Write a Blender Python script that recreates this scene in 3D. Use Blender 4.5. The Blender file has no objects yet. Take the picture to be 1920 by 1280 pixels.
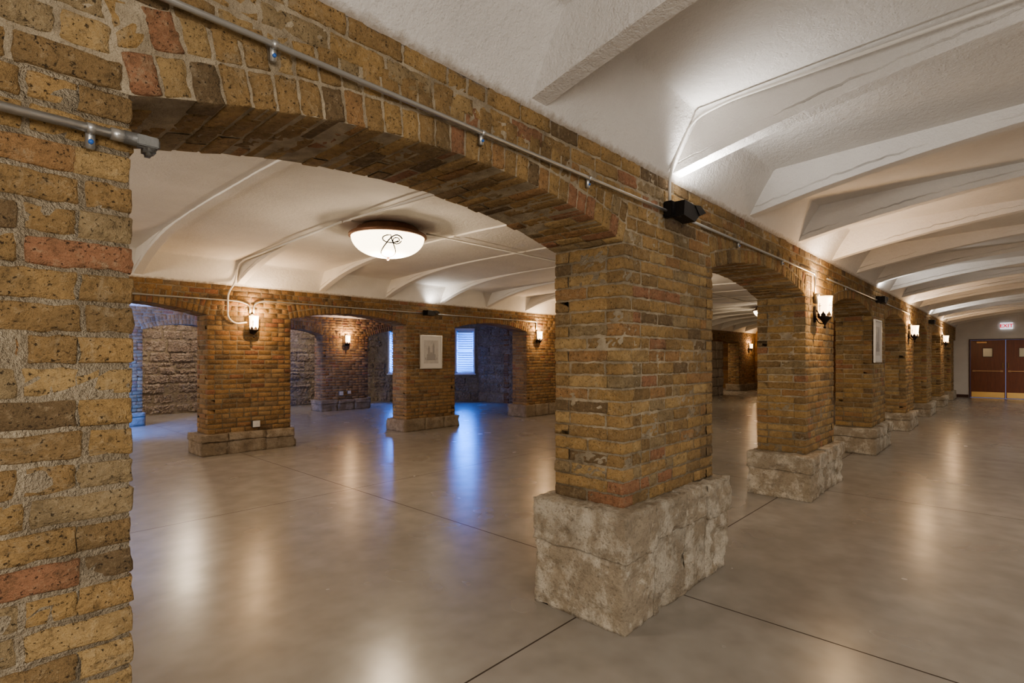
import bpy, bmesh, math, random
from mathutils import Vector, noise
R = random.Random(11)
S = bpy.context.scene
C = S.collection
PI = math.pi

# ------------------------------------------------------------------ materials
class NT:
    def __init__(s, name):
        s.m = bpy.data.materials.new(name); s.m.use_nodes = True
        s.t = s.m.node_tree; s.t.nodes.clear()
        s.out = s.n('ShaderNodeOutputMaterial'); s.b = s.n('ShaderNodeBsdfPrincipled')
        s.l(s.b.outputs[0], s.out.inputs[0]); s.tc = s.n('ShaderNodeTexCoord')
    def n(s, k, **a):
        x = s.t.nodes.new(k)
        for i, v in a.items(): setattr(x, i, v)
        return x
    def l(s, a, b): s.t.links.new(a, b)
    def noise(s, sc, det=4, rough=.55, dist=0, vec=None):
        x = s.n('ShaderNodeTexNoise'); x.inputs['Scale'].default_value = sc
        x.inputs['Detail'].default_value = det; x.inputs['Roughness'].default_value = rough
        x.inputs['Distortion'].default_value = dist
        s.l(vec or s.tc.outputs['Object'], x.inputs['Vector']); return x.outputs['Fac']
    def ramp(s, f, stops, interp='LINEAR'):
        x = s.n('ShaderNodeValToRGB'); x.color_ramp.interpolation = interp
        e = x.color_ramp.elements
        while len(e) < len(stops): e.new(.5)
        for i, (p, c) in enumerate(stops):
            e[i].position = p
            e[i].color = (c, c, c, 1) if not isinstance(c, tuple) else (*c, 1)
        s.l(f, x.inputs[0]); return x.outputs[0]
    def mix(s, f, a, b, mode='MIX'):
        x = s.n('ShaderNodeMix', data_type='RGBA', blend_type=mode)
        for v, i in ((f, 0), (a, 6), (b, 7)):
            if isinstance(v, (float, int)): x.inputs[i].default_value = v
            elif isinstance(v, tuple): x.inputs[i].default_value = (*v, 1)
            else: s.l(v, x.inputs[i])
        return x.outputs[2]
    def math(s, op, a, b=0.0):
        x = s.n('ShaderNodeMath', operation=op)
        for v, i in ((a, 0), (b, 1)):
            if isinstance(v, (float, int)): x.inputs[i].default_value = v
            else: s.l(v, x.inputs[i])
        return x.outputs[0]
    def col(s, c, rough=.8, metal=0):
        if isinstance(c, tuple): s.b.inputs['Base Color'].default_value = (*c, 1)
        else: s.l(c, s.b.inputs['Base Color'])
        if isinstance(rough, (float, int)): s.b.inputs['Roughness'].default_value = rough
        else: s.l(rough, s.b.inputs['Roughness'])
        s.b.inputs['Metallic'].default_value = metal
    def bump(s, h, dist, strength=1.0):
        x = s.n('ShaderNodeBump'); x.inputs['Distance'].default_value = dist
        x.inputs['Strength'].default_value = strength
        s.l(h, x.inputs['Height']); s.l(x.outputs[0], s.b.inputs['Normal'])

def m_brick(name, k=1.0, red=0.0):
    t = NT(name)
    g = t.n('ShaderNodeNewGeometry')
    def c(r, gg, b): return (r*k, gg*k*(1-red*.3), b*k*(1-red*.25))
    base = t.ramp(g.outputs['Random Per Island'], [
        (0.0, c(.44, .29, .125)), (.17, c(.36, .235, .105)), (.34, c(.49, .34, .16)), (.47, c(.41, .24, .11)),
        (.57, c(.30, .20, .095)), (.66, c(.45, .295, .13)), (.80, c(.39, .20, .11)), (.86, c(.22, .15, .08)), (.91, c(.36, .27, .15))], 'CONSTANT')
    n0 = t.noise(2.1, 4, .6, .4)
    n1 = t.noise(11, 6, .7, .5)
    a = t.mix(t.ramp(n1, [(.42, 0.0), (.68, .85)]), base, t.mix(.5, base, (.16*k, .11*k, .055*k)))
    n2 = t.noise(42, 5, .75)
    a = t.mix(t.ramp(n2, [(.54, 0.0), (.66, .75)]), a, t.mix(.4, a, (.62, .50, .32)))
    a = t.mix(t.ramp(n2, [(.32, .85), (.46, 0.0)]), a, t.mix(.65, a, (.06, .042, .024)))
    a = t.mix(t.ramp(n0, [(.53, 0.0), (.68, .5)]), a, t.mix(.7, a, (.08, .062, .038)))
    n4 = t.noise(6.5, 7, .8, .8)
    a = t.mix(t.ramp(n4, [(.56, 0.0), (.66, .5)]), a, (.45*k, .37*k, .245*k))
    n3 = t.noise(110, 3, .65)
    pit = t.ramp(n3, [(.31, .85), (.39, 0.0)])
    a = t.mix(pit, a, (.04, .028, .017))
    t.col(a, .9)
    h = t.math('ADD', t.math('MULTIPLY', n1, .7), t.math('MULTIPLY', n2, .9))
    h = t.math('SUBTRACT', h, t.math('MULTIPLY', pit, .25))
    t.bump(h, .021, 1.0)
    return t.m
def m_mortar(name, k=1.0):
    t = NT(name); n0 = t.noise(2.1, 4, .6, .4); n1 = t.noise(14, 5); n2 = t.noise(110, 3, .7)
    c = t.mix(t.ramp(n1, [(.3, 0.0), (.7, 1.0)]), (.32*k, .26*k, .175*k), (.56*k, .475*k, .345*k))
    c = t.mix(t.ramp(n0, [(.52, 0.0), (.68, .45)]), c, (.19*k, .155*k, .105*k))
    t.col(c, .95)
    t.bump(t.math('ADD', n1, t.math('MULTIPLY', n2, .7)), .02)
    return t.m
def m_stone(name, a, b, dk, lt, k=1.0, dkf=.6, bmp=.022):
    t = NT(name); g = t.n('ShaderNodeNewGeometry')
    n1 = t.noise(3.1, 8, .72); n2 = t.noise(12, 7, .75); n3 = t.noise(60, 3, .6); n4 = t.noise(4.6, 8, .72)
    s = lambda q: tuple(v*k for v in q)
    c = t.mix(t.ramp(n1, [(.38, 0.0), (.60, 1.0)]), s(a), s(b))
    c = t.mix(t.ramp(n4, [(.46, 0.0), (.57, .9)]), c, s(lt))
    c = t.mix(t.ramp(n2, [(.50, 0.0), (.74, dkf)]), c, s(dk))
    c = t.mix(t.ramp(n1, [(.32, dkf), (.50, 0.0)]), c, s(dk))
    c = t.mix(t.ramp(n3, [(.30, .6), (.44, 0.0)]), c, s(dk))
    c = t.mix(g.outputs['Random Per Island'], t.mix(.35, c, s(dk)), c)
    t.col(c, .92)
    t.bump(t.math('ADD', t.math('ADD', n1, t.math('MULTIPLY', n2, 1.3)), t.math('ADD', t.math('MULTIPLY', n3, .5), t.math('MULTIPLY', n4, .8))), bmp, 1.0)
    return t.m
def m_plain(name, c, rough=.5, metal=0.0, bump=0.0, sc=60, var=0.0):
    t = NT(name)
    if var:
        c = t.mix(t.ramp(t.noise(sc*.3, 4), [(.3, 0.0), (.7, 1.0)]), tuple(v*(1-var) for v in c), c)
    t.col(c, rough, metal)
    if bump: t.bump(t.noise(sc, 4), bump)
    return t.m
def m_emit(name, c, st, base=(.8, .8, .8)):
    t = NT(name); t.col(base, .3)
    t.b.inputs['Emission Color'].default_value = (*c, 1)
    t.b.inputs['Emission Strength'].default_value = st
    return t.m
def m_plaster(name, c=(.74, .715, .68), dirt=True):
    t = NT(name); n1 = t.noise(1.3, 4, .6); n2 = t.noise(22, 5, .65); n3 = t.noise(90, 3, .6)
    k = t.mix(t.ramp(n1, [(.35, 0.0), (.65, 1.0)]), tuple(v*.9 for v in c), c)
    if dirt:
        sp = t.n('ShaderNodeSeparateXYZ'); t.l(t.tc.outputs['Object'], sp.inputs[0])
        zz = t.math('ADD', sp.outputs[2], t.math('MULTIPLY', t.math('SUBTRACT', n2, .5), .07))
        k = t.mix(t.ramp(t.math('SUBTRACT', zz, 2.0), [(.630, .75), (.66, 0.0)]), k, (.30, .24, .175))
    t.col(k, .8)
    t.bump(t.math('ADD', n2, t.math('MULTIPLY', n3, .5)), .009, 1.0)
    return t.m
def m_floor():
    t = NT('polished_concrete')
    n1 = t.noise(.5, 2, .4); n2 = t.noise(1.5, 2, .5); n3 = t.noise(4.5, 2, .5)
    c = t.mix(t.ramp(n1, [(.25, 0.0), (.75, 1.0)]), (.325, .30, .262), (.40, .373, .33))
    c = t.mix(t.ramp(n2, [(.25, 0.0), (.85, .75)]), c, (.25, .225, .192))
    c = t.mix(t.ramp(n3, [(.30, 0.0), (.95, .75)]), c, (.21, .183, .152))
    sp = t.n('ShaderNodeSeparateXYZ'); t.l(t.tc.outputs['Object'], sp.inputs[0])
    def line(o, off, pitch):
        f = t.math('FRACT', t.math('ADD', t.math('DIVIDE', t.math('SUBTRACT', o, off), pitch), 50.5))
        return t.math('LESS_THAN', t.math('MULTIPLY', t.math('ABSOLUTE', t.math('SUBTRACT', f, .5)), pitch), .005)
    g = t.math('MAXIMUM', line(sp.outputs[0], 3.2, 3.62), line(sp.outputs[1], 1.84, 3.66))
    c = t.mix(g, c, (.07, .054, .041))
    ro = t.math('ADD', t.ramp(n2, [(.3, .23), (.7, .28)]), t.math('MULTIPLY', g, .6))
    t.col(c, ro)
    t.l(t.math('SUBTRACT', .75, t.math('MULTIPLY', g, .7)), t.b.inputs['Specular IOR Level'])
    t.bump(t.noise(1.2, 1, .3), .003, .5)
    return t.m
def m_brickwall(name, rot):
    t = NT(name)
    mp = t.n('ShaderNodeMapping'); mp.inputs['Rotation'].default_value = rot
    t.l(t.tc.outputs['Object'], mp.inputs[0])
    b = t.n('ShaderNodeTexBrick'); b.inputs['Scale'].default_value = 1
    b.inputs['Brick Width'].default_value = .22; b.inputs['Row Height'].default_value = .078; b.inputs['Mortar Size'].default_value = .008
    b.inputs['Color1'].default_value = (.42, .23, .09, 1); b.inputs['Color2'].default_value = (.2, .1, .045, 1)
    b.inputs['Mortar'].default_value = (.3, .24, .17, 1)
    t.l(mp.outputs[0], b.inputs['Vector'])
    n = t.noise(20, 5, .7)
    t.col(t.mix(t.ramp(n, [(.3, .6), (.7, 0.0)]), b.outputs[0], (.12, .07, .04)), .9)
    t.bump(t.math('SUBTRACT', n, b.outputs['Fac']), .012)
    return t.m

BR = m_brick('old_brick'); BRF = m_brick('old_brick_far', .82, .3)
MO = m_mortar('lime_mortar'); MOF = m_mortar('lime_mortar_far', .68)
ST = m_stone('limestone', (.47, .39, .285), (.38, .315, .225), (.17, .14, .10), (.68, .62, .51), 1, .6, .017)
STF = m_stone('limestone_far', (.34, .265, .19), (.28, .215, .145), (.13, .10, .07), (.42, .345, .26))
RUB = m_stone('rubble_stone', (.48, .39, .305), (.37, .295, .23), (.15, .115, .09), (.51, .435, .35), 1, .55, .03)
PL = m_plaster('white_plaster'); PLW = m_plaster('wall_plaster', (.82, .78, .72), False)
PLC = m_plaster('cream_plaster', (.82, .785, .73))
FL = m_floor()
BWX = m_brickwall('brick_wall_across', (PI/2, 0, PI/2)); BWY = m_brickwall('brick_wall_along', (PI/2, 0, 0))
GALV = m_plain('galvanised_steel', (.50, .50, .48), .38, .8, .0008, 90)
PIPEW = m_plain('painted_conduit', (.70, .67, .62), .5)
CAST = m_plain('cast_fitting', (.20, .20, .19), .5, .6, .001, 80)
BLUE = m_plain('blue_anchor', (.05, .16, .5), .4)
BLK = m_plain('black_metal', (.018, .016, .015), .45, .3, .0006, 80)
BRONZE = m_plain('bronze', (.30, .16, .10), .45, .3, .001, 60, .3)
IRON = m_plain('wrought_iron', (.03, .022, .017), .55, .5, .001, 90)
GLOW = m_emit('lamp_glass', (1, .66, .36), 4.6)
BOWL = m_emit('bowl_glass', (1, .83, .56), 4.2)
t = NT('mahogany'); mp = t.n('ShaderNodeMapping'); mp.inputs['Scale'].default_value = (1, 9, .7); t.l(t.tc.outputs['Object'], mp.inputs[0])
nn = t.noise(3, 5, .6, 1.2, mp.outputs[0]); t.col(t.mix(nn, (.12, .034, .013), (.31, .095, .036)), .3); MAHO = t.m
DKW = m_plain('dark_wood', (.09, .035, .018), .4, 0, .0005, 40)
BRASS = m_plain('brass_plate', (.75, .52, .22), .3, .9)
STEEL = m_plain('steel_bar', (.50, .30, .16), .35, .7)
WHT = m_plain('white_plastic', (.6, .59, .57), .4)
WIN = m_plain('window_frame_paint', (.65, .68, .72), .4)
BLIND = m_plain('blind_slat', (.6, .68, .8), .5)
SILV = m_plain('silver_frame', (.66, .64, .60), .35, .4)
MAT_ = m_plain('picture_mat', (.70, .67, .63), .7)
PAP = m_plain('print_paper', (.60, .57, .53), .7, 0, 0, 40, .2)
INK = m_plain('ink', (.38, .355, .33), .8)
PANE = m_plain('door_glass', (.85, .80, .62), .1)
RED = m_emit('exit_red', (1, .01, .06), .45, (.7, .01, .04))
SIGNW = m_emit('exit_white', (.85, .90, 1), .65, (.7, .7, .7))

# ------------------------------------------------------------------ mesh helpers
def wloc(o):
    v = Vector((0, 0, 0))
    while o is not None: v += o.location; o = o.parent
    return v
class MB:
    def __init__(s): s.V = []; s.F = []; s.M = []
    def add(s, vs, fs, m=0):
        k = len(s.V); s.V += [tuple(v) for v in vs]
        s.F += [tuple(i+k for i in f) for f in fs]; s.M += [m]*len(fs)
    def box(s, x0, x1, y0, y1, z0, z1, m=0):
        s.add([(x, y, z) for x in (x0, x1) for y in (y0, y1) for z in (z0, z1)],
              [(0, 1, 3, 2), (4, 6, 7, 5), (0, 4, 5, 1), (2, 3, 7, 6), (0, 2, 6, 4), (1, 5, 7, 3)], m)
    def bbox(s, x0, x1, y0, y1, z0, z1, b=.004, m=0):
        bm = bmesh.new(); bmesh.ops.create_cube(bm, size=1)
        for v in bm.verts:
            v.co = Vector(((x0+x1)/2+v.co.x*(x1-x0), (y0+y1)/2+v.co.y*(y1-y0), (z0+z1)/2+v.co.z*(z1-z0)))
        bmesh.ops.bevel(bm, geom=bm.edges[:], offset=b, segments=2, affect='EDGES')
        s.frombm(bm, m)
    def frombm(s, bm, m=0):
        bm.verts.index_update()
        s.add([v.co.copy() for v in bm.verts], [[v.index for v in f.verts] for f in bm.faces], m); bm.free()
    def prism(s, poly, axis, a, b, m=0):
        def p(u, v, w): return {'x': (w, u, v), 'y': (u, w, v), 'z': (u, v, w)}[axis]
        n = len(poly)
        vs = [p(u, v, a) for u, v in poly]+[p(u, v, b) for u, v in poly]
        s.add(vs, [tuple(range(n)), tuple(range(2*n-1, n-1, -1))]+[(i, (i+1) % n, n+(i+1) % n, n+i) for i in range(n)], m)
    def tube(s, pts, r, n=8, m=0, rad=0.0, cap=True):
        P = [Vector(p) for p in pts]
        if rad:
            Q = [P[0]]
            for i in range(1, len(P)-1):
                a = P[i-1]-P[i]; b = P[i+1]-P[i]; q = min(rad, a.length*.49, b.length*.49)
                A = P[i]+a.normalized()*q; B = P[i]+b.normalized()*q
                for j in range(6):
                    u = j/5; Q.append(A*(1-u)**2+P[i]*2*u*(1-u)+B*u*u)
            Q.append(P[-1]); P = Q
        T = []
        for i in range(len(P)):
            T.append((P[min(i+1, len(P)-1)]-P[max(i-1, 0)]).normalized())
        ref = Vector((0, 0, 1)) if abs(T[0].z) < .9 else Vector((1, 0, 0))
        N = T[0].cross(ref).normalized(); vs = []
        for i, p in enumerate(P):
            N = (N-T[i]*N.dot(T[i])).normalized(); B = T[i].cross(N)
            rr = r[i] if isinstance(r, list) else r
            for j in range(n):
                a = 2*PI*j/n; vs.append(p+(N*math.cos(a)+B*math.sin(a))*rr)
        fs = [(i*n+j, i*n+(j+1) % n, (i+1)*n+(j+1) % n, (i+1)*n+j) for i in range(len(P)-1) for j in range(n)]
        if cap: fs += [tuple(range(n-1, -1, -1)), tuple((len(P)-1)*n+j for j in range(n))]
        s.add(vs, fs, m)
    def lathe(s, prof, c=(0, 0, 0), n=24, m=0):
        vs = []; k = len(prof)
        for j in range(n):
            a = 2*PI*j/n
            for r, z in prof: vs.append((c[0]+r*math.cos(a), c[1]+r*math.sin(a), c[2]+z))
        fs = [(j*k+i, ((j+1) % n)*k+i, ((j+1) % n)*k+i+1, j*k+i+1) for j in range(n) for i in range(k-1)]
        s.add(vs, fs, m)
    def build(s, name, mats, parent=None, smooth=False, origin=None):
        o0 = wloc(parent) if parent else Vector(origin or (0, 0, 0))
        me = bpy.data.meshes.new(name)
        me.from_pydata([(v[0]-o0.x, v[1]-o0.y, v[2]-o0.z) for v in s.V], [], s.F)
        if not isinstance(mats, (list, tuple)): mats = [mats]
        for mm in mats: me.materials.append(mm)
        me.polygons.foreach_set('material_index', s.M)
        if smooth: me.polygons.foreach_set('use_smooth', [True]*len(me.polygons))
        me.update()
        o = bpy.data.objects.new(name, me); C.objects.link(o)
        if parent: o.parent = parent
        else: o.location = o0
        return o
def tag(o, label=None, cat=None, group=None, kind=None):
    if label: o['label'] = label
    if cat: o['category'] = cat
    if group: o['group'] = group
    if kind: o['kind'] = kind
    return o
def thing(name, loc, label=None, cat=None, group=None, kind=None):
    o = bpy.data.objects.new(name, None); C.objects.link(o); o.location = loc; o.empty_display_size = .1
    return tag(o, label, cat, group, kind)
def dup(root, loc, label, group=None):
    r = root.copy(); C.objects.link(r); r.location = loc; r['label'] = label
    for ch in list(root.children):
        c = ch.copy(); C.objects.link(c); c.parent = r
        for g in ch.children:
            d = g.copy(); C.objects.link(d); d.parent = c
    return r

# ------------------------------------------------------------------ masonry
X_, Y_, Z_ = Vector((1, 0, 0)), Vector((0, 1, 0)), Vector((0, 0, 1))
def brick(mb, c, ax, nz, up, L, H, D, det=1, m=0, b=.0035, amp=.0035, jit=.0035):
    c = Vector(c)+nz*R.uniform(-jit, jit)
    tl = R.uniform(-.010, .010); ax2 = (ax+up*tl).normalized(); up2 = (up-ax*tl).normalized()
    L *= R.uniform(.98, 1.0); H *= R.uniform(.94, 1.02)
    if det >= 2:
        nu = max(3, int(L/.022)); nv = max(3, int(H/.016))
        us = [-L/2]+[-L/2+b+(L-2*b)*i/nu for i in range(nu+1)]+[L/2]
        vs = [-H/2]+[-H/2+b+(H-2*b)*i/nv for i in range(nv+1)]+[H/2]
    else:
        us = [-L/2, -L/2+b, L/2-b, L/2]; vs = [-H/2, -H/2+b, H/2-b, H/2]
    nu, nv = len(us), len(vs); P = []
    tx, ty = R.uniform(-.02, .02), R.uniform(-.03, .03)
    for j, v in enumerate(vs):
        for i, u in enumerate(us):
            e = i in (0, nu-1) or j in (0, nv-1); cn = (i in (0, nu-1)) and (j in (0, nv-1))
            w = -b*(1.6 if cn else 1.0)*.9 if e else 0
            w += u*tx*.3+v*ty
            uu, vv = (u*.985, v*.94) if cn else (u, v)
            p = c+ax2*uu+up2*vv+nz*w
            if det >= 2:
                q = noise.noise_vector(p*19+Vector((3, 7, 1)))*amp*1.2+noise.noise_vector(p*65)*amp*1.4
                if e: q -= nz*max(0, noise.noise(p*30+Vector((9, 1, 4))))*.010
                p = p+q
            elif e: p = p+Vector((R.uniform(-1, 1), R.uniform(-1, 1), R.uniform(-1, 1)))*amp*.8
            P.append(p)
    F = [(j*nu+i, j*nu+i+1, (j+1)*nu+i+1, (j+1)*nu+i) for j in range(nv-1) for i in range(nu-1)]
    loop = [i for i in range(nu)]+[j*nu+nu-1 for j in range(1, nv)]+[(nv-1)*nu+i for i in range(nu-2, -1, -1)]+[j*nu for j in range(nv-2, 0, -1)]
    k = len(P); P += [P[i]-nz*D for i in loop]; n = len(loop)
    F += [(loop[(a+1) % n], loop[a], k+a, k+(a+1) % n) for a in range(n)]
    if ax.cross(up).dot(nz) < 0: F = [tuple(reversed(f)) for f in F]
    mb.add(P, F, m)
def segs(a, b, odd, unit=.212, hsplit=.12):
    n = max(1, round((b-a)/unit)); L = []
    if odd and n > 1: L = [.5]+[1.0]*(n-1)+[.5]
    else: L = [1.0]*n
    Q = []
    for x in L:
        if x == 1 and R.random() < hsplit: Q += [.5, .5]
        else: Q.append(x*R.uniform(.95, 1.05))
    s = sum(Q); p = a; out = []
    for q in Q:
        w = q/s*(b-a); out.append((p+w/2, w)); p += w
    return out
J = .0100
GM = .0042
def pier_bricks(mb, x0, x1, y0, y1, z0, z1, det):
    n = round((z1-z0)/.075); ch = (z1-z0)/n; D = .1; e = J/2+.002
    for k in range(n):
        z = z0+(k+.5)*ch; odd = k % 2
        fa, fb, sa, sb = (x0-e, x1+e, y0+D, y1-D) if odd else (x0+D, x1-D, y0-e, y1+e)
        for c, w in segs(fa, fb, (k//2) % 2):
            brick(mb, (c, y0, z), X_, -Y_, Z_, w-J, ch-J, D, det)
            brick(mb, (c, y1, z), X_, Y_, Z_, w-J, ch-J, D, 1)
        for c, w in segs(sa, sb, (k//2) % 2, hsplit=.05):
            brick(mb, (x0, c, z), Y_, -X_, Z_, w-J, ch-J, D, det)
            brick(mb, (x1, c, z), Y_, X_, Z_, w-J, ch-J, D, det)
    g = GM; gg = GM+.0015
    mb.box(x0+g, x1-g, y0+g, y1-g, z0-.02, z1-.02, 1)
    mb.box(x0+gg, x1-gg, y0+gg, y1-gg, z1-.04, z1+.03, 1)
def rough(mb, x0, x1, y0, y1, z0, z1, amp, cuts=9, flatb=True, m=0):
    bm = bmesh.new(); bmesh.ops.create_cube(bm, size=1)
    bmesh.ops.subdivide_edges(bm, edges=bm.edges[:], cuts=cuts, use_grid_fill=True)
    s = Vector((R.uniform(0, 50), R.uniform(0, 50), 0)); sx, sy, sz = x1-x0, y1-y0, z1-z0
    for v in bm.verts:
        q = v.co.copy()
        p = Vector((q.x*sx, q.y*sy, q.z*sz)); h = Vector((sx/2, sy/2, sz/2)); rr = .02
        for i in range(3):
            for j in range(3):
                if i != j:
                    e = h[j]-abs(p[j])
                    if e < 1e-4 and h[i]-abs(p[i]) < rr: p[j] -= math.copysign(rr*.15, p[j])
        w = Vector(((x0+x1)/2, (y0+y1)/2, (z0+z1)/2))+p
        d = noise.noise_vector(w*3)*amp*.4+noise.noise_vector(w*10)*amp*.3+noise.noise_vector(w*26+s)*amp*.4
        cr = noise.noise(w*6)
        if cr > .25: d -= Vector((math.copysign(1, p.x)*(abs(q.x) > .49), math.copysign(1, p.y)*(abs(q.y) > .49), 0))*min(.02, (cr-.25)*.14)
        w = w+Vector((d.x, d.y, d.z*1.2))
        if flatb and q.z < -.499: w.z = max(z0-.02, w.z) if z0 > 0 else 0
        v.co = w
    mb.frombm(bm, m)
def plinth(mb, x0, x1, y0, y1, h, near):
    cuts = 22 if near else 7
    cols = 4 if near else 3
    ws = [R.uniform(.7, 1.3) for _ in range(cols)]; t_ = sum(ws); p = x0
    for ci, w in enumerate(ws):
        q = p+w/t_*(x1-x0)
        if h > .3:
            zs = h*R.uniform(.54, .70); hh = [(0, zs), (zs, h-R.uniform(0, .025))]
        else: hh = [(0, h)]
        for k, (a, b) in enumerate(hh):
            o = R.uniform(-.006, .007); xl = .018 if (k and ci == 0) else .002
            rough(mb, p-xl, q+.002, y0+o-(.022 if k else 0), y1-o, a-.001*(k > 0), b+.002, .022, cuts)
        p = q
    mb.box(x0+.030, x1-.030, y0+.030, y1-.030, 0, h-.03, 0)

def arch_geo(xa, xb, spring, rise):
    a = (xb-xa)/2; Rr = (a*a+rise*rise)/(2*rise); return (xa+xb)/2, spring+rise-Rr, Rr, a, math.asin(a/Rr)
def arcade_wall(name, openings, xs, xe, y0, y1, top, det, mats, detf):
    mb = MB(); G = []
    for xa, xb, sp, ri in openings: G.append((*arch_geo(xa, xb, sp, ri), sp, xa, xb))
    sp = openings[0][2]; n = round((top-sp)/.076); ch = (top-sp)/n; RH = .228
    for k in range(n):
        z = sp+(k+.5)*ch; iv = []
        for xc, cz, Rr, a, th, s_, xa, xb in G:
            e2 = (Rr+RH)**2-(z+.02-cz)**2
            if e2 > 0:
                hw = min(math.sqrt(e2), a+(z-s_)*math.tan(th)+.005); iv.append((xc-hw, xc+hw))
        p = xs; free = []
        for a, b in iv:
            if a-p > .05: free.append((p, a))
            p = b
        if xe-p > .05: free.append((p, xe))
        for a, b in free:
            for c, w in segs(a, b, k % 2):
                d = detf(c)
                brick(mb, (c, y0, z), X_, -Y_, Z_, w-J, ch-J, .1, d)
                brick(mb, (c, y1, z), X_, Y_, Z_, w-J, ch-J, .1, 1)
    for xc, cz, Rr, a, th, s_, xa, xb in G:
        m_ = round(2*th*Rr/.074); d = detf(xc)
        for i in range(m_):
            t_ = -th+(i+.5)*2*th/m_; rad = Vector((math.sin(t_), 0, math.cos(t_))); tan = Vector((math.cos(t_), 0, -math.sin(t_)))
            o = Vector((xc, 0, cz)); w = 2*th*Rr/m_; jr = R.uniform(-.003, .003)
            f = .2 if i % 2 else .1; bk = .1 if i % 2 else .2
            c1 = o+rad*(Rr+.054+jr)
            brick(mb, c1+Y_*(y0-.003), tan, -Y_, rad, w-J*.8, .106, f-.005, d)
            brick(mb, c1+Y_*(y1+.003), tan, Y_, rad, w-J*.8, .106, bk-.005, 1)
            ym = (y0+f+y1-bk)/2; ln = (y1-bk)-(y0+f)
            brick(mb, o+rad*(Rr+.001+jr)+Y_*ym, Y_, -rad, tan, ln-J, w-J*.8, .1, d, jit=.003)
            c2 = o+rad*(Rr+.172); w2 = 2*th*(Rr+.17)/m_
            brick(mb, c2+Y_*y0, tan, -Y_, rad, w2-J, .108, .09, d)
            brick(mb, c2+Y_*y1, tan, Y_, rad, w2-J, .108, .09, 1)
    g = GM; X = [xs]
    for xc, cz, Rr, a, th, s_, xa, xb in G: X += [xa]+[xa+(xb-xa)*i/24 for i in range(25)]+[xb]
    X.append(xe)
    def zb(x):
        for xc, cz, Rr, a, th, s_, xa, xb in G:
            if xa <= x <= xb: return cz+math.sqrt(max(0, Rr*Rr-(x-xc)**2))+.004
        return sp
    V = []
    for x in X:
        z = zb(x)
        V += [(x, y0+g, z), (x, y1-g, z), (x, y1-g, top), (x, y0+g, top)]
    F = []
    for i in range(len(X)-1):
        a, b = i*4, i*4+4
        for q in range(4): F.append((a+q, a+(q+1) % 4, b+(q+1) % 4, b+q))
    F += [(0, 1, 2, 3), tuple(len(V)-4+q for q in range(4))]
    k = len(mb.M); mb.add(V, F, 1)
    o = tag(mb.build(name, mats, None, True), kind='structure')
    for pg in o.data.polygons[k:]: pg.use_smooth = False
    return o

TOP = 2.635; SPR = 2.15
AY0, AY1 = 1.6, 2.09
P1 = [2.62+3.62*k for k in range(-1, 7)]; P1[0] = -.9; PL1 = 1.22
H1 = [.45, .65, .48, .42, .36, .34, .32, .3]
LAB1 = ['close-up yellow brick pillar cut off by the left edge of the photo',
        'large yellow brick pillar on tall rough stone plinth, nearest fully visible pillar',
        'brick pillar with lit sconce, directly behind the big foreground pillar',
        'brick pillar carrying a framed picture on its corridor side',
        'fourth brick pillar along the corridor, with a distant sconce',
        'fifth brick pillar along the corridor, with small black floodlight above',
        'distant corridor brick pillar bearing the farthest lit sconce',
        'farthest corridor brick pillar, beside the end wall with the doors']
for i, x in enumerate(P1):
    x1 = min(x+PL1, 26.48)
    t_ = thing('brick_pillar', (x+PL1/2, 1.845, 0), LAB1[i], 'pillar', 'brick pillars of the corridor arcade')
    mb = MB(); near = i < 3
    plinth(mb, x-.12, x1+(.09 if i < 7 else 0), AY0-.08, AY1+.06, H1[i], near); mb.build('plinth', [ST, MO], t_, True)
    mb = MB(); pier_bricks(mb, x, x1, AY0, AY1, H1[i]-.01, SPR, 2 if i < 3 else 1)
    mb.build('brick_shaft', [BR, MO], t_, True)
op = [(P1[i]+PL1, P1[i+1], SPR, .155) for i in range(7)]
arcade_wall('wall_arcade_near', op, -3, 26.49, AY0, AY1, TOP, 2, [BR, MO], lambda x: 2 if x < 8 else 1)

BY0, BY1 = 8.95, 9.44
P2 = [2.75+3.66*k for k in range(-1, 6)]; PL2 = 1.28
H2 = [.3, .33, .24, .3, .3, .3, .3]
LAB2 = ['brick pillar hidden behind the left foreground pillar, first across the room',
        'brick pillar across the room with lit sconce and low electrical outlet',
        'brick pillar across the room with the framed sketch on it',
        'brick pillar across the room beside the big foreground pillar, right of the right window',
        'brick pillar of the far arcade past the right window bay',
        'brick pillar of the far arcade near its stone end pillar',
        'rough stone pillar seen through the second arch']
def bpil(x, x1, h, lab):
    t_ = thing('brick_pillar', ((x+x1)/2, 9.2, 0), lab, 'pillar', 'brick pillars of the arcade across the room')
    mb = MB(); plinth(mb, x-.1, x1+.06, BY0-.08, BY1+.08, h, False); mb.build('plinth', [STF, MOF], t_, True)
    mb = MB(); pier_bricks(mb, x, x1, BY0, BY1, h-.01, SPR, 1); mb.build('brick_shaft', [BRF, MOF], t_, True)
for i, x in enumerate(P2):
    if i < 6: bpil(x, x+PL2, H2[i], LAB2[i])
bpil(24.4, 26.4, .3, 'farthest brick pillar across the room, with a tiny sconce, glimpsed through second arch')
x = P2[6]-.9
t_ = thing('stone_pillar', (x+.6, 9.0, 0), LAB2[6], 'pillar')
mb = MB()
for k in range(6):
    z0, z1 = .36*k, min(.36*(k+1), SPR)
    xm = x+R.uniform(.4, .9)
    rough(mb, x-.1*(k == 0), xm, 8.5, 9.55, z0, z1-.01, .045, 6); rough(mb, xm, x+1.35, 8.5, 9.55, z0, z1-.01, .045, 6)
mb.build('stone_shaft', RUB, t_, True)
op = [(P2[i]+PL2, P2[i+1], SPR, .155) for i in range(5)]+[(P2[5]+PL2, x+.3, SPR, .12), (x+1.3, 24.4, SPR, .155)]
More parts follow.
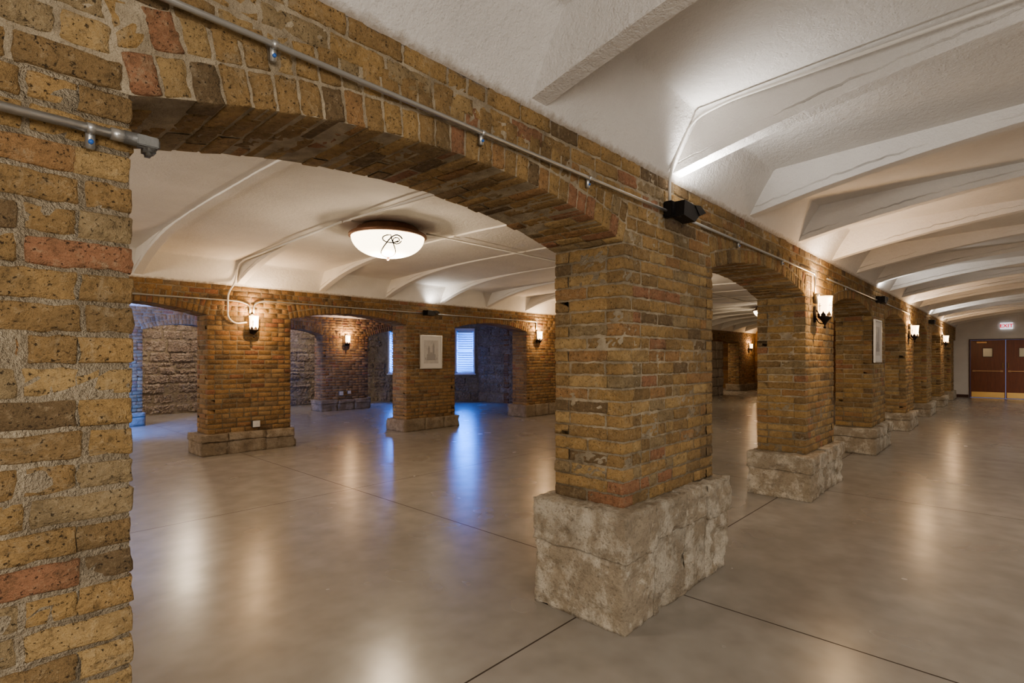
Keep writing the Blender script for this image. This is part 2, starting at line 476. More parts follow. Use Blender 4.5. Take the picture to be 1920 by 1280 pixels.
arcade_wall('wall_arcade_middle', op, -3, 26.49, BY0, BY1, TOP, 1, [BRF, MOF], lambda x: 1)

CY0, CY1 = 14.0, 14.45
P3 = [(1.4, 3.0), (4.65, 5.6), (7.2, 8.64)]
LAB3 = ['distant pillar edge washed in blue daylight behind the leftmost far arch',
        'hidden distant brick pillar behind the sconce pillar across the room',
        'distant brick pillar with small sconce and wall outlets, left of the left window']
for i, (a, b) in enumerate(P3):
    t_ = thing('brick_pillar', ((a+b)/2, 14.2, 0), LAB3[i], 'pillar', 'brick pillars of the farthest arcade')
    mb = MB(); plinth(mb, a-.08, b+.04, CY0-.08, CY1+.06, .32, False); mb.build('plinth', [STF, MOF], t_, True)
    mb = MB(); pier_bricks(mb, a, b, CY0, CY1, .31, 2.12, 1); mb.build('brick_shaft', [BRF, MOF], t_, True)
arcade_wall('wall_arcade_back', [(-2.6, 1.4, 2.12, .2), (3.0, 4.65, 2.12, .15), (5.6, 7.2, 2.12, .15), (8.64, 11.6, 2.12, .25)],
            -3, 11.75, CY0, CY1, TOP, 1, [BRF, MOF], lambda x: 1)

# ------------------------------------------------------------------ room shell
mb = MB(); mb.add([(-3, -5.4, 0), (26.7, -5.4, 0), (26.7, 16.6, 0), (-3, 16.6, 0)], [(0, 1, 2, 3)])
tag(mb.build('floor', FL), kind='structure')

def vault(y0, y1, xa, xb, mat, rise=.375, ex=2.2, crown=3.085):
    w = y1-y0; prof = []
    ks = [(0, TOP-.01), (.06, 2.735), (.13, 2.86), (.19, 2.955), (.205, 2.985), (.225, 2.998)]
    for d, z in ks: prof.append((y0+d, z))
    for i in range(1, 20):
        u = i/20; prof.append((y0+.225+(w-.45)*u, 2.998+(crown-2.998)*(1-(2*u-1)**2)))
    for d, z in reversed(ks): prof.append((y1-d, z))
    mb = MB(); n = len(prof); nx = 150
    V = []
    for i in range(nx+1):
        x = xa+(xb-xa)*i/nx
        for y, z in prof:
            V.append((x, y, z+noise.noise(Vector((x*.9, y*.9, 0)))*.008*(z > 2.9)))
    mb.add(V, [(i*n+j, i*n+j+1, (i+1)*n+j+1, (i+1)*n+j) for i in range(nx) for j in range(n-1)])
    ce = tag(mb.build('ceiling', mat, None, True), kind='structure')
    k = -3
    while True:
        xc = 1.86+1.365*k; k += 1
        if xc > xb-.2: break
        if xc < xa+.2: continue
        mb = MB(); V = []; m_ = 200
        for i in range(m_+1):
            u = i/m_; y = y0+w*u; t_ = 1-abs(2*u-1)
            zb = 2.66+rise*(1-(1-t_)**ex)
            hw = .047+.008*(1-t_)
            e = noise.noise(Vector((xc*3, y*9, 1)))*.003+noise.noise(Vector((xc*3, y*31, 1)))*.003
            e2 = noise.noise(Vector((xc*5, y*9, 7)))*.003+noise.noise(Vector((xc*3, y*31, 9)))*.003
            c1 = .052+noise.noise(Vector((xc, y*14, 3)))*.009+noise.noise(Vector((xc, y*45, 3)))*.010
            c2 = .052+noise.noise(Vector((xc, y*14, 13)))*.009+noise.noise(Vector((xc, y*45, 13)))*.010
            dp = max(0, noise.noise(Vector((xc*2, y*2.2, 5)))+.3)*.026*min(1, max(0, (1-t_)*1.6-.2))
            V += [(xc-hw-.001-dp*.2, y, 3.14), (xc-hw-.001-dp*.2, y, zb+c1+.006+dp*.3), (xc-hw+dp, y, zb+c1+.002), (xc-hw, y, zb+c1-.004),
                  (xc-hw+e, y, zb+.002+abs(e2)), (xc-hw+.004, y, zb), (xc+hw-.004, y, zb), (xc+hw+e2, y, zb+.002+abs(e)),
                  (xc+hw, y, zb+c2-.004), (xc+hw-dp, y, zb+c2+.002), (xc+hw+.001+dp*.2, y, zb+c2+.006+dp*.3), (xc+hw+.001+dp*.2, y, 3.14)]
        F = [(i*12+j, i*12+j+1, (i+1)*12+j+1, (i+1)*12+j) for i in range(m_) for j in range(11)]
        mb.add(V, F)
        mb.build('ceiling_rib', mat, ce)
    return ce
vault(-5.2, AY0, -3, 26.55, PL, .37, 2.3)
vault(AY1, BY0, -3, 26.55, PLC, .405, 3.2)
vault(BY1, CY0, -3, 12.9, PLC, .405, 3.2)
mb = MB(); mb.box(-3, 12.6, CY1-.01, 16.6, 2.9, 3.0); mb.box(-3, 12.6, CY1-.01, CY1+.01, 2.6, 2.95); tag(mb.build('ceiling', PLC), kind='structure')
mb = MB(); mb.box(12.6, 26.7, BY1-.02, 12.2, 2.7, 2.8); tag(mb.build('ceiling', PLC), kind='structure')

def wallbox(name, mat, *boxes):
    mb = MB()
    for b in boxes: mb.box(*b)
    return tag(mb.build(name, mat), kind='structure')
wallbox('wall_left', BWX, (-3.2, -3, -5.4, 16.6, 0, 3.2))
wallbox('wall_right', BWY, (-3, 26.7, -5.4, -5.2, 0, 3.2))
DY0, DY1, DZ = -.79, 1.17, 2.15
f = .035
wallbox('wall_far', PLW, (26.5, 26.7, -5.2, DY0-f, 0, 3.2), (26.5, 26.7, DY1+f, 2.09, 0, 3.2), (26.5, 26.7, DY0-f, DY1+f, DZ+f, 3.2))
wallbox('wall_far_side', BWX, (26.5, 26.7, 2.09, 12.2, 0, 3.2))
wallbox('wall_recess', BWY, (12.6, 26.7, 12.0, 12.2, 0, 3.0))
mb = MB(); mb.box(26.48, 26.5, -5.2, DY0-.05, 0, .1); mb.box(26.48, 26.5, DY1+.05, AY0, 0, .1)
tag(mb.build('baseboard_far', DKW), kind='structure')

def rubble(name, A, B, nrm, h, lo=.30, hi=.65, hole=None):
    A = Vector((*A, 0)); B = Vector((*B, 0)); ax = (B-A).normalized(); L = (B-A).length; nz = Vector((*nrm, 0)).normalized()
    mb = MB(); z = 0
    while z < h-.05:
        ch = min(R.uniform(.22, .34), h-z); p = 0
        while p < L-.02:
            w = min(R.uniform(lo, hi), L-p)
            if L-(p+w) < .12: w = L-p
            sp_ = R.uniform(.35, .65)
            subs = [(0, 1)] if R.random() < .8 else [(0, sp_), (sp_, 1)]
            for s0_, s1_ in subs:
                hh = ch*(s1_-s0_)
                c = A+ax*(p+w/2)+Z_*(z+ch*(s0_+s1_)/2)
                if not (hole and any(a-.02 < p+w and p < b+.02 and z0-.02 < z+ch and z < z1+.02 for a, b, z0, z1 in hole)):
                    brick(mb, c, ax, nz, Z_, w-.02, hh-.02, .12, 2, 0, .035, .022, .03)
            p += w
        z += ch
    o = nz*-.03
    def panel(a, b, z0, z1):
        p = A+ax*a+o; q = A+ax*b+o; k = -nz*.25
        mb.add([p+Z_*z0, q+Z_*z0, q+Z_*z1, p+Z_*z1, p+k+Z_*z0, q+k+Z_*z0, q+k+Z_*z1, p+k+Z_*z1],
               [(0, 1, 2, 3), (7, 6, 5, 4), (0, 4, 5, 1), (1, 5, 6, 2), (2, 6, 7, 3), (3, 7, 4, 0)], 1)
    if hole:
        p = 0
        for a, b, z0, z1 in hole:
            panel(p, a, 0, h+.1); panel(a, b, 0, z0); panel(a, b, z1, h+.1); p = b
        panel(p, L, 0, h+.1)
    else: panel(0, L, 0, h+.1)
    return tag(mb.build(name, [RUB, MOF], None, False), kind='structure')
QA, QB = (9.75, 16.25), (12.6, 13.4)
W1, W2 = (.93, 1.62, .95, 2.5), (3.22, 3.90, .95, 2.5)
rubble('wall_back', (-3, 16.25), (9.8, 16.25), (0, -1), 2.95)
rubble('wall_bay', QA, QB, (-1, -1), 2.95, .25, .5, [W1, W2])
rubble('wall_bay_side', (12.6, 13.45), (12.6, 9.4), (-1, 0), 2.95)

u = Vector((1, -1, 0)).normalized(); nv_ = Vector((-1, -1, 0)).normalized(); A3 = Vector((*QA, 0))
def wpt(s, d, z): return A3+u*s+nv_*d+Z_*z
def wbox(mb, s0, s1, d0, d1, z0, z1, m=0):
    mb.add([wpt(s, d, z) for s in (s0, s1) for d in (d0, d1) for z in (z0, z1)],
           [(0, 1, 3, 2), (4, 6, 7, 5), (0, 4, 5, 1), (2, 3, 7, 6), (0, 2, 6, 4), (1, 5, 7, 3)], m)
for i, (a, b, z0, z1) in enumerate((W1, W2)):
    root = thing('window_%d' % (i+1), wpt((a+b)/2, -.1, z0), kind='structure')
    mb = MB(); f = .055
    wbox(mb, a, a+f, -.16, .01, z0, z1); wbox(mb, b-f, b, -.16, .01, z0, z1); wbox(mb, a, b, -.16, .01, z1-f, z1); wbox(mb, a, b, -.16, .01, z0, z0+f)
    mb.build('window_frame', WIN, root)
    mb = MB(); zm = (z0+z1)/2; wbox(mb, a+f, b-f, -.15, -.11, zm-.02, zm+.02); wbox(mb, a+f, a+f+.03, -.15, -.11, z0+f, z1-f); wbox(mb, b-f-.03, b-f, -.15, -.11, z0+f, z1-f)
    mb.build('sash', WIN, root)
    mb = MB(); z = z0+f+.02
    while z < z1-f-.05:
        q = [wpt(a+f+.005, -.035, z+.012), wpt(b-f-.005, -.035, z+.012), wpt(b-f-.005, -.085, z+.058), wpt(a+f+.005, -.085, z+.058)]
        mb.add(q+[v+Z_*.003 for v in q], [(0, 1, 2, 3), (7, 6, 5, 4), (0, 4, 5, 1), (2, 6, 7, 3)])
        z += .078
    wbox(mb, a+f, b-f, -.09, -.045, z1-f-.035, z1-f)
    mb.build('blind', BLIND, root)
    mb = MB(); wbox(mb, a-.03, b+.03, -.03, .08, z0-.04, z0); mb.build('window_sill', WIN, root)
    la = bpy.data.lights.new('daylight', 'AREA'); la.shape = 'RECTANGLE'; la.size = b-a; la.size_y = z1-z0
    la.color = (.01, .21, 1); la.energy = 185
    lo = bpy.data.objects.new('daylight', la); C.objects.link(lo); lo.location = wpt((a+b)/2, -.32, (z0+z1)/2)
    lo.rotation_euler = nv_.to_track_quat('-Z', 'Z').to_euler()

# ------------------------------------------------------------------ doors
XW = 26.5
mb = MB(); f = .035
mb.box(XW-.03, XW+.12, DY0-f, DY0, 0, DZ+f); mb.box(XW-.03, XW+.12, DY1, DY1+f, 0, DZ+f); mb.box(XW-.03, XW+.12, DY0, DY1, DZ, DZ+f)
tag(mb.build('trim_1', DKW), kind='structure')
ym = (DY0+DY1)/2
for i, (a, b) in enumerate(((ym+.004, DY1-.004), (DY0+.004, ym-.004))):
    root = thing('door_%d' % (i+1), (XW+.03, (a+b)/2, 0), kind='structure')
    yc = (a+b)/2
    mb = MB(); x0, x1 = XW+.01, XW+.055; l0, l1, lz0, lz1 = yc-.13, yc+.13, 1.53, 1.84
    mb.box(x0, x1, a, l0, .01, DZ-.004); mb.box(x0, x1, l1, b, .01, DZ-.004); mb.box(x0, x1, l0, l1, .01, lz0); mb.box(x0, x1, l0, l1, lz1, DZ-.004)
    mb.build('door_leaf', MAHO, root)
    mb = MB(); mb.box(x0+.015, x0+.025, l0, l1, lz0, lz1); mb.build('vision_pane', PANE, root)
    mb = MB(); g = .015
    mb.box(x0-.012, x0+.004, l0-g, l0, lz0-g, lz1+g); mb.box(x0-.012, x0+.004, l1, l1+g, lz0-g, lz1+g); mb.box(x0-.012, x0+.004, l0, l1, lz1, lz1+g); mb.box(x0-.012, x0+.004, l0, l1, lz0-g, lz0)
    mb.build('pane_bead', DKW, root)
    mb = MB(); mb.bbox(x0-.004, x0, a+.03, b-.03, .02, .22, .001); mb.build('kick_plate', BRASS, root)
    mb = MB(); mb.bbox(x0-.05, x0-.03, a+.08, b-.08, .985, 1.015, .006); mb.bbox(x0-.05, x0, a+.06, a+.14, .97, 1.03, .006); mb.bbox(x0-.05, x0, b-.14, b-.06, .97, 1.03, .006)
    mb.build('push_bar', STEEL, root)
    mb = MB(); yy = b-.32 if i == 0 else a+.32
    mb.bbox(x0-.06, x0, yy-.14, yy+.14, DZ-.12, DZ-.06, .006); mb.tube([(x0-.05, yy, DZ-.05), (x0-.2, yy+.1, DZ-.035), (x0-.02, yy+.25 if i == 0 else yy-.25, DZ-.02)], .009, 6)
    mb.build('door_closer', STEEL, root)
    mb = MB(); yk = a+.07 if i == 0 else b-.07
    mb.tube([(x0, yk, 1.12), (x0-.04, yk, 1.12), (x0-.04, yk, 1.3), (x0, yk, 1.3)], .01, 8, rad=.02); mb.build('door_handle', BRASS, root)

root = thing('exit_sign', (XW-.03, .17, 2.53), 'small white lit exit sign on end wall above the double doors', 'sign')
mb = MB(); mb.bbox(XW-.06, XW, .0, .34, 2.535, 2.765, .006); mb.build('sign_case', SIGNW, root)
cu = bpy.data.curves.new('exit_text', 'FONT'); cu.body = 'EXIT'; cu.size = .175; cu.align_x = 'CENTER'; cu.align_y = 'CENTER'; cu.extrude = .003; cu.offset = .004
to = bpy.data.objects.new('tmp_text', cu); C.objects.link(to)
bpy.context.view_layer.update()
me = bpy.data.meshes.new_from_object(to.evaluated_get(bpy.context.evaluated_depsgraph_get()))
bpy.data.objects.remove(to)
me.materials.clear(); me.materials.append(RED)
lt = bpy.data.objects.new('lettering', me); C.objects.link(lt); lt.parent = root
lt.location = (-.034, 0, .12); lt.rotation_euler = (PI/2, 0, -PI/2)

# ------------------------------------------------------------------ conduits
def strap(root, x, y, z):
    mb = MB(); mb.bbox(x-.009, x+.009, y+.004, y+.022, z-.045, z+.012, .002)
    mb.tube([(x-.008, y, z), (x+.008, y, z)], .0125, 10)
    s_ = mb.build('strap', GALV, root, True)
    mb = MB(); mb.tube([(x, y+.006, z-.031), (x, y-.003, z-.031)], .0055, 8); mb.build('screw', BLUE, s_, True)
def conduit(pts, r, mat, label, straps=(), rad=.06, y=None, couplers=()):
    root = thing('conduit', pts[0], label, 'pipe')
    mb = MB(); mb.tube(pts, r, 12, 0, rad); mb.build('pipe', mat, root, True)
    for sx, sz in straps: strap(root, sx, y, sz)
    for p, q in couplers:
        mb = MB(); mb.tube([p, q], r*1.35, 12); mb.build('coupling', GALV, root, True)
    return root
ZC = 2.412; YC = AY0-.030; RC = .0092
conduit([(-2.9, YC, ZC), (3.07, YC, ZC)], RC, GALV, 'long steel conduit across the nearest arch face up to the black floodlight', [(-.6, ZC), (.66, ZC), (1.5, ZC), (2.25, ZC)], y=YC)
conduit([(3.42, YC, ZC), (6.49, YC, ZC), (6.49, YC, 2.205)], RC, GALV, 'steel conduit from floodlight over second arch bending down into the sconce', [(4.3, ZC), (5.4, ZC)], y=YC)
conduit([(3.12, YC, 2.485), (3.115, YC, 2.67), (3.11, 1.42, 2.945), (3.105, 1.2, 2.985), (3.10, -1.8, 3.06)], .009, PIPEW, 'white conduit climbing from floodlight up the cove and across the corridor ceiling', rad=.09)
conduit([(-2.9, YC, 2.035), (.29, YC, 2.035)], .011, GALV, 'short low steel conduit ending in a grey fitting at the left pillar', [(.235, 2.035), (-.5, 2.035)], y=YC, couplers=[((.272, YC, 2.035), (.30, YC, 2.035))])
root = thing('conduit_elbow', (.34, YC, 2.035), 'grey cast conduit elbow body at top corner of the left foreground pillar', 'pipe fitting')
mb = MB(); mb.tube([(.298, YC, 2.035), (.34, YC, 2.035), (.362, YC, 2.02)], [.0155, .017, .016], 14); mb.bbox(.318, .372, YC-.014, YC+.014, 2.018, 2.048, .006); mb.bbox(.338, .364, YC-.012, YC+.032, 2.004, 2.04, .007); mb.build('elbow_body', CAST, root, True)
mb = MB(); mb.bbox(.322, .367, YC-.018, YC-.013, 2.020, 2.046, .002); mb.build('cover_plate', CAST, root)
conduit([(7.0, YC, ZC), (10.1, YC, ZC)], RC, GALV, 'steel conduit over the third corridor arch', [(8, ZC)], y=YC)
conduit([(10.55, YC, ZC), (13.78, YC, ZC), (13.78, YC, 2.205)], RC, GALV, 'steel conduit over the fourth corridor arch, dropping to a distant sconce')
conduit([(17.85, YC, ZC), (20.88, YC, ZC), (20.88, YC, 2.205)], RC, GALV, 'farthest steel conduit along the corridor arcade')
YB = BY0-.026
conduit([(-2.9, YB, 2.39), (3.2, YB, 2.39), (3.36, YB, 2.34), (3.36, YB, 2.21)], .013, GALV, 'steel conduit above the leftmost far arch running into the sconce')
conduit([(3.42, YB, 2.21), (3.42, YB, 2.36), (3.55, YB, 2.42), (6.8, YB, 2.42)], .013, GALV, 'steel conduit above the far arch between sconce pillar and picture pillar')
conduit([(7.2, YB, 2.42), (10.42, YB, 2.42), (10.42, YB, 2.22)], .013, GALV, 'steel conduit above the far arch holding the right window')
conduit([(3.12, 5.60, 3.055), (3.12, 8.5, 2.985), (3.12, 8.74, 2.93), (3.12, YB-.03, 2.66), (3.02, YB-.03, 2.5), (3.02, YB-.03, 2.12), (3.12, YB-.03, 2.03), (3.3, YB-.03, 2.06)], .013, PIPEW, 'pale conduit from ceiling light down the far cove to the sconce', rad=.1)
conduit([(3.5, 5.5, 3.055), (3.12, 5.48, 3.05), (3.12, 2.5, 2.99)], .012, PIPEW, 'pale conduit on the room ceiling running back from light to nearest arcade', rad=.1)
conduit([(4.1, 5.3, 3.03), (26, 5.3, 3.03)], .012, PIPEW, 'pale conduit along the room ceiling rightward from the bowl light')

# ------------------------------------------------------------------ sconces
def make_sconce(loc, label):
    x, y, z = loc; root = thing('wall_sconce', loc, label, 'wall lamp', 'lit candle style wall sconces')
    cy = y-.105
    mb = MB(); mb.bbox(x-.028, x+.028, y-.018, y, z-.19, z+.0, .010)
    mb.build('back_plate', IRON, root, True)
    mb = MB(); mb.tube([(x, y-.02, z-.14), (x, y-.05, z-.20), (x, cy, z-.20), (x, cy, z-.16)], .006, 8, rad=.05); mb.tube([(x, y-.02, z-.05), (x, cy+.03, z-.13)], .005, 6); mb.build('bracket', IRON, root, True)
    mb = MB(); mb.lathe([(0, -.255), (.010, -.25), (.015, -.238), (.007, -.225), (.011, -.21), (.028, -.18), (.050, -.152), (.070, -.135), (.073, -.122), (.068, -.12), (.05, -.14), (0, -.17)], (x, cy, z), 20)
    n = 8
    for i in range(n):
        a = 2*PI*i/n; q = []
        for da, zz, rr in ((-.36, -.124, .072), (-.30, -.10, .073), (-.12, -.088, .074), (0, -.066, .076), (.12, -.088, .074), (.30, -.10, .073), (.36, -.124, .072)):
            q.append((x+rr*math.cos(a+da), cy+rr*math.sin(a+da), z+zz))
        mb.add(q, [tuple(range(7))])
    for i in range(4):
        a = 2*PI*i/4-PI/2-.5; px, py = x+.074*math.cos(a), cy+.074*math.sin(a)
        mb.tube([(px, py, z-.07), (px, py, z+.02)], .0035, 6); tx, ty = -math.sin(a)*.018, math.cos(a)*.018
        mb.tube([(px-tx, py-ty, z-.01), (px+tx, py+ty, z-.01)], .0035, 6)
    mb.build('cup', IRON, root, True)
    mb = MB(); mb.lathe([(.064, -.125), (.065, -.05), (.067, .03), (.070, .07), (.075, .095), (.071, .095), (.066, .07), (.063, .03), (.060, -.12)], (x, cy, z), 28)
    mb.build('glass_shade', GLOW, root, True)
    mb = MB(); mb.bbox(x-.03, x+.03, y-.05, y, z+.02, z+.13, .006); mb.build('junction_box', CAST, root, True)
    return root
def point(loc, e, col, r=.05, name='bulb'):
    l = bpy.data.lights.new(name, 'POINT'); l.energy = e; l.color = col; l.shadow_soft_size = r
    o = bpy.data.objects.new(name, l); C.objects.link(o); o.location = loc; return o
ZS = 2.07
spots = [((6.56, AY0-.005, ZS), 'lit wall sconce on the pillar just behind the big foreground pillar'),
         ((13.85, AY0-.005, ZS), 'small distant lit sconce, second one along the corridor'),
         ((20.95, AY0-.005, ZS), 'tiny farthest lit sconce down the corridor near the exit doors'),
         ((3.39, BY0-.005, ZS), 'lit wall sconce across the room on the pillar with the outlet'),
         ((10.45, BY0-.005, ZS), 'lit wall sconce across the room, just left of the big foreground pillar'),
         ((7.92, CY0-.005, 2.03), 'faint small lit sconce on the distant pillar, seen through a far arch'),
         ((25.6, BY0-.005, 2.03), 'tiny lit sconce seen through the second arch, beside its right pillar')]
s0 = make_sconce(*spots[0])
for p, l in spots[1:]: dup(s0, p, l)
WARM = (1, .64, .34)
for (x, y, z), _ in spots:
    point((x, y-.105, z+.08), 18, WARM, .03)
    point((x, y-.28, z-.02), 11, WARM, .001)

# ------------------------------------------------------------------ bowl ceiling lights
def make_bowl(loc, label):
    x, y, z = loc; root = thing('ceiling_light', loc, label, 'ceiling light', 'bowl ceiling lights')
    mb = MB(); mb.lathe([(.0, .03), (.30, .03), (.36, .0), (.39, -.05), (.44, -.064), (.462, -.08), (.462, -.10), (.44, -.112), (.42, -.10), (.0, -.09)], (x, y, z), 48)
    mb.build('bronze_rim', BRONZE, root, True)
    def rz(t_): a = t_*PI/2; return .435*math.cos(a)**.8 if t_ < 1 else 0.0, -.09-.25*math.sin(a)
    mb = MB(); mb.lathe([rz(i/14) for i in range(15)], (x, y, z), 48); mb.build('glass_bowl', BOWL, root, True)
    mb = MB(); mb.lathe([(0, -.38), (.012, -.375), (.02, -.36), (.012, -.35), (.03, -.342), (.0, -.33)], (x, y, z), 16); mb.build('finial', BRONZE, root, True)
    base = math.atan2(-5.5, -3.67)+.12
    mb = MB()
    def on(da, t_):
        r, zz = rz(t_); return (x+(r+.012)*math.cos(base+da), y+(r+.012)*math.sin(base+da), z+zz-.004)
    P = [on(-.9+.75*q, .99-.25*q-.35*q*q) for q in [i/8 for i in range(9)]]
    P += [on(-.15+.42*q, .39-.22*math.sin(q*PI*.8)) for q in [i/8 for i in range(1, 9)]]
    mb.tube(P, .0075, 6)
    P = [on(.05+.9*(1-q)**1.5*.6-.1, .98-.80*q) for q in [i/10 for i in range(11)]]
    P += [on(-.05-.22*math.sin(a), .18+.11*(1-math.cos(a))) for a in [j*.4 for j in range(1, 12)]]
    mb.tube(P, .0065, 6)
    P = [on(.12+.14*math.cos(a)*(1-k_/26), .32+.12*math.sin(a)*(1-k_/26)) for k_, a in enumerate([j*.5 for j in range(18)])]
    mb.tube(P, .006, 6)
    mb.build('scroll_ornament', IRON, root, True)
    return root
ZL = 3.05
b0 = make_bowl((3.67, 5.5, ZL), 'large white glass bowl ceiling light with bronze rim, over the open room')
dup(b0, (17.45, 5.5, ZL), 'tiny distant bowl ceiling light seen through the second arch')
dup(b0, (9.9, 5.5, ZL), 'bowl ceiling light hidden behind the big foreground pillar')
dup(b0, (3.3, 11.8, ZL), 'bowl ceiling light in the back bay beyond the far arcade')
for p in ((3.67, 5.5), (17.45, 5.5), (9.9, 5.5), (3.3, 11.8)):
    point((p[0], p[1], 2.61), 40, (1, .80, .58), .05, 'bowl_bulb')

# ------------------------------------------------------------------ uplights
def make_flood(loc, label):
    x, y, z = loc; root = thing('floodlight', loc, label, 'floodlight', 'black uplight floodlights')
    mb = MB(); mb.prism([(x-.10, z-.045), (x+.06, z-.06), (x+.12, z-.01), (x+.05, z+.045), (x-.09, z+.05)], 'y', y-.12, y-.035); mb.build('housing', BLK, root)
    mb = MB(); mb.prism([(x+.05, z+.043), (x+.12, z-.012), (x+.215, z+.025), (x+.13, z+.055)], 'y', y-.125, y-.03)
    mb.build('visor', BLK, root)
    mb = MB(); mb.bbox(x-.14, x-.09, y-.06, y, z-.05, z+.05, .006); mb.tube([(x-.1, y-.08, z-.02), (x-.04, y-.08, z-.02)], .03, 10)
    mb.build('junction_box', BLK, root)
    mb = MB(); mb.box(x-.075, x+.04, y-.115, y-.04, z+.047, z+.052); mb.build('lens', WHT, root)
    return root
fl = [((3.22, AY0-.004, 2.425), 'black floodlight at top of the big foreground pillar'),
      ((10.3, AY0-.004, 2.425), 'black floodlight above the corridor picture'),
      ((17.6, AY0-.004, 2.425), 'small distant black floodlight between the two far corridor sconces'),
      ((6.95, BY0-.004, 2.43), 'black floodlight above the framed sketch across the room')]
f0 = make_flood(*fl[0])
for p, l in fl[1:]: dup(f0, p, l)
def spot(loc, tgt, e, col, ang=130, blend=.8, size=.06):
    l = bpy.data.lights.new('uplight_beam', 'SPOT'); l.energy = e; l.color = col; l.spot_size = math.radians(ang); l.spot_blend = blend; l.shadow_soft_size = size
    o = bpy.data.objects.new('uplight_beam', l); C.objects.link(o); o.location = loc
    o.rotation_euler = (Vector(tgt)-Vector(loc)).to_track_quat('-Z', 'Y').to_euler()
for k, ((x, y, z), _) in enumerate(fl):
    spot((x-.02, y-.09, z+.07), (x+.5, y-1.2, z+1.3), 38 if k < 3 else 18, (1, .96, .92), 150)
for x in (6.56, 13.9, 21.0): spot((x, AY0-.13, 2.26), (x, AY0-.5, 3.3), 13, (1, .92, .84), 150)
for x in (3.45, 10.4): spot((x, BY0-.13, 2.26), (x, BY0-.5, 3.3), 9, (1, .88, .74), 150)

# ------------------------------------------------------------------ pictures, outlets
def picture(x0, x1, z0, z1, y, label):
    root = thing('framed_picture', ((x0+x1)/2, y, z0), label, 'picture')
    mb = MB(); f = .025
    for a in ((x0, x0+f, z0, z1), (x1-f, x1, z0, z1), (x0+f, x1-f, z0, z0+f), (x0+f, x1-f, z1-f, z1)): mb.bbox(a[0], a[1], y-.03, y, a[2], a[3], .004)
    mb.build('frame', SILV, root)
    mb = MB(); mb.box(x0+f, x1-f, y-.012, y-.006, z0+f, z1-f); mb.build('mat_board', MAT_, root)
    a0, a1, c0, c1 = x0+.10, x1-.10, z0+.11, z1-.11
    mb = MB(); mb.box(a0, a1, y-.014, y-.012, c0, c1); pr = mb.build('print', PAP, root)
    mb = MB(); w, h = a1-a0, c1-c0
    def r(u0, u1, v0, v1): mb.box(a0+w*u0, a0+w*u1, y-.0155, y-.014, c0+h*v0, c0+h*v1)
    r(.15, .85, .14, .16); r(.2, .8, .16, .40); r(.28, .40, .40, .62); r(.60, .72, .40, .70); r(.42, .58, .40, .48)
    mb.prism([(a0+w*.26, c0+h*.62), (a0+w*.42, c0+h*.62), (a0+w*.34, c0+h*.8)], 'y', y-.0155, y-.014)
    mb.prism([(a0+w*.58, c0+h*.70), (a0+w*.74, c0+h*.70), (a0+w*.66, c0+h*.92)], 'y', y-.0155, y-.014)
    for q in (.08, .12, .86, .9): r(q, q+.03, .16, .26)
    mb.build('sketch_lines', INK, pr)
picture(6.73, 7.31, 1.265, 1.97, BY0-.012, 'silver framed grey sketch of a building hanging on the pillar across the room')
picture(9.92, 10.5, 1.42, 2.10, AY0-.012, 'silver framed picture seen almost edge-on on the corridor pillar')
def outlet(x, z, y, label, s=1.0):
    root = thing('electrical_outlet', (x, y, z), label, 'outlet')
    mb = MB(); mb.bbox(x-.06*s, x+.06*s, y-.05, y, z-.055*s, z+.055*s, .005); mb.build('outlet_box', CAST, root)
    mb = MB(); mb.bbox(x-.056*s, x+.056*s, y-.055, y-.049, z-.05*s, z+.05*s, .002); mb.build('cover_plate', WHT, root)
    for q in (-.024, .024):
        mb = MB(); mb.bbox(x+q*s-.014*s, x+q*s+.014*s, y-.058, y-.054, z-.02*s, z+.02*s, .001); mb.build('socket', SILV, root)
outlet(3.45, .43, BY0-.005, 'grey electrical outlet low on the far sconce pillar')
outlet(7.75, .48, CY0-.005, 'left of two small outlets low on the distant pillar', 1.1)
outlet(8.0, .50, CY0-.005, 'right of two small outlets low on the distant pillar', .9)

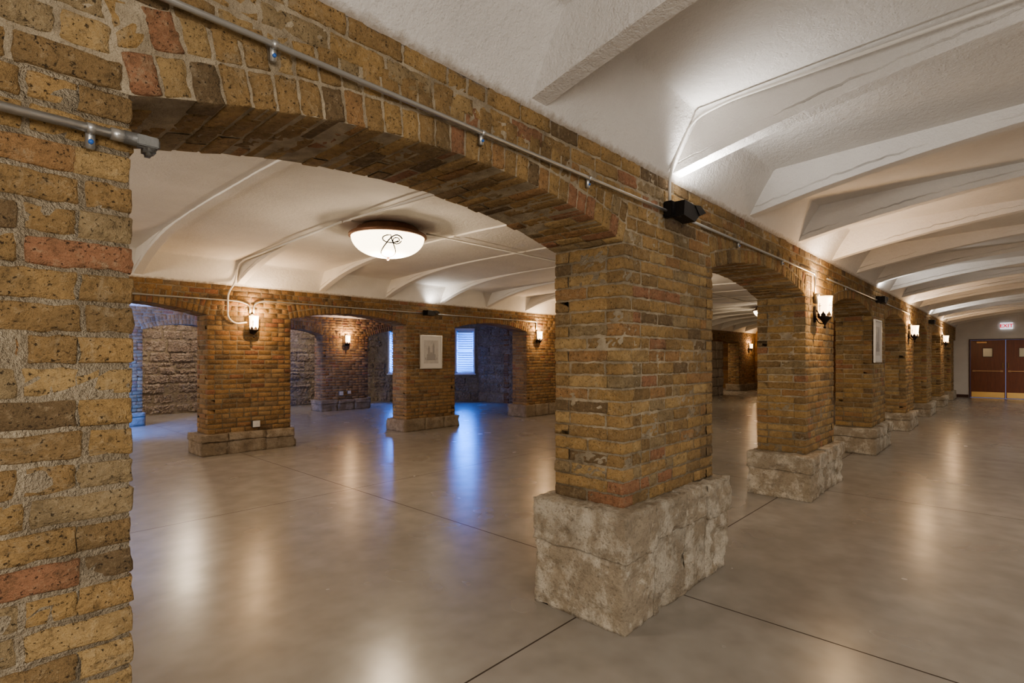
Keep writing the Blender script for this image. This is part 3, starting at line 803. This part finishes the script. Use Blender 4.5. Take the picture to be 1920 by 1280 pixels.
# ------------------------------------------------------------------ added fill lights, out of view
def area(loc, tgt, e, col, sx, sy):
    l = bpy.data.lights.new('fill_light', 'AREA'); l.shape = 'RECTANGLE'; l.size = sx; l.size_y = sy; l.energy = e; l.color = col
    o = bpy.data.objects.new('fill_light', l); C.objects.link(o); o.location = loc
    o.rotation_euler = (Vector(tgt)-Vector(loc)).to_track_quat('-Z', 'Y').to_euler()
NEU = (1, .94, .87)
for x in (1.0, 6.5, 12, 17.5, 23): area((x, -2.2, 2.85), (x, -2.2, 0), 50, NEU, 1.2, 1.2)
area((-1.5, -2.6, 2.0), (1.5, 1.6, 1.5), 84, NEU, 2, 1.6)
area((-2.2, 5.5, 2.6), (3.0, 5.6, .6), 88, (1, .88, .74), 1.6, 1.2)
area((-2.2, 11.6, 2.6), (3.0, 12.4, .9), 60, (1, .82, .62), 1.4, 1)
area((-2.4, 15.3, 2.0), (6.0, 15.8, 1.2), 95, (1, .84, .68), .8, 1.2)
area((4.0, 15.0, 2.86), (4.0, 15.9, 0), 32, (1, .84, .68), 1.6, .5)
area((7.2, 15.0, 2.86), (7.2, 15.9, 0), 26, (1, .84, .68), 1.6, .5)
area((22.5, 10.8, 2.66), (22.5, 11.2, 0), 60, (1, .82, .60), 3.0, .8)
area((1.3, 12.4, 1.0), (2.95, 14.0, .7), 150, (.01, .22, 1), .4, 1.0)  # unseen area lamp standing in for blue window daylight on the far pillar

w = bpy.data.worlds.new('sky'); S.world = w; w.use_nodes = True
w.node_tree.nodes['Background'].inputs[0].default_value = (.25, .45, 1, 1); w.node_tree.nodes['Background'].inputs[1].default_value = .6

cam = bpy.data.cameras.new('camera'); co = bpy.data.objects.new('camera', cam); C.objects.link(co)
co.location = (0, 0, 1.5); co.rotation_euler = (PI/2, 0, math.radians(43.2-90))
cam.sensor_width = 36; cam.lens = 18.75; cam.shift_y = 30/1920; cam.clip_start = .05
S.camera = co
S.view_settings.view_transform = 'AgX'
S.view_settings.look = 'AgX - Medium High Contrast'
S.view_settings.exposure = 0.42
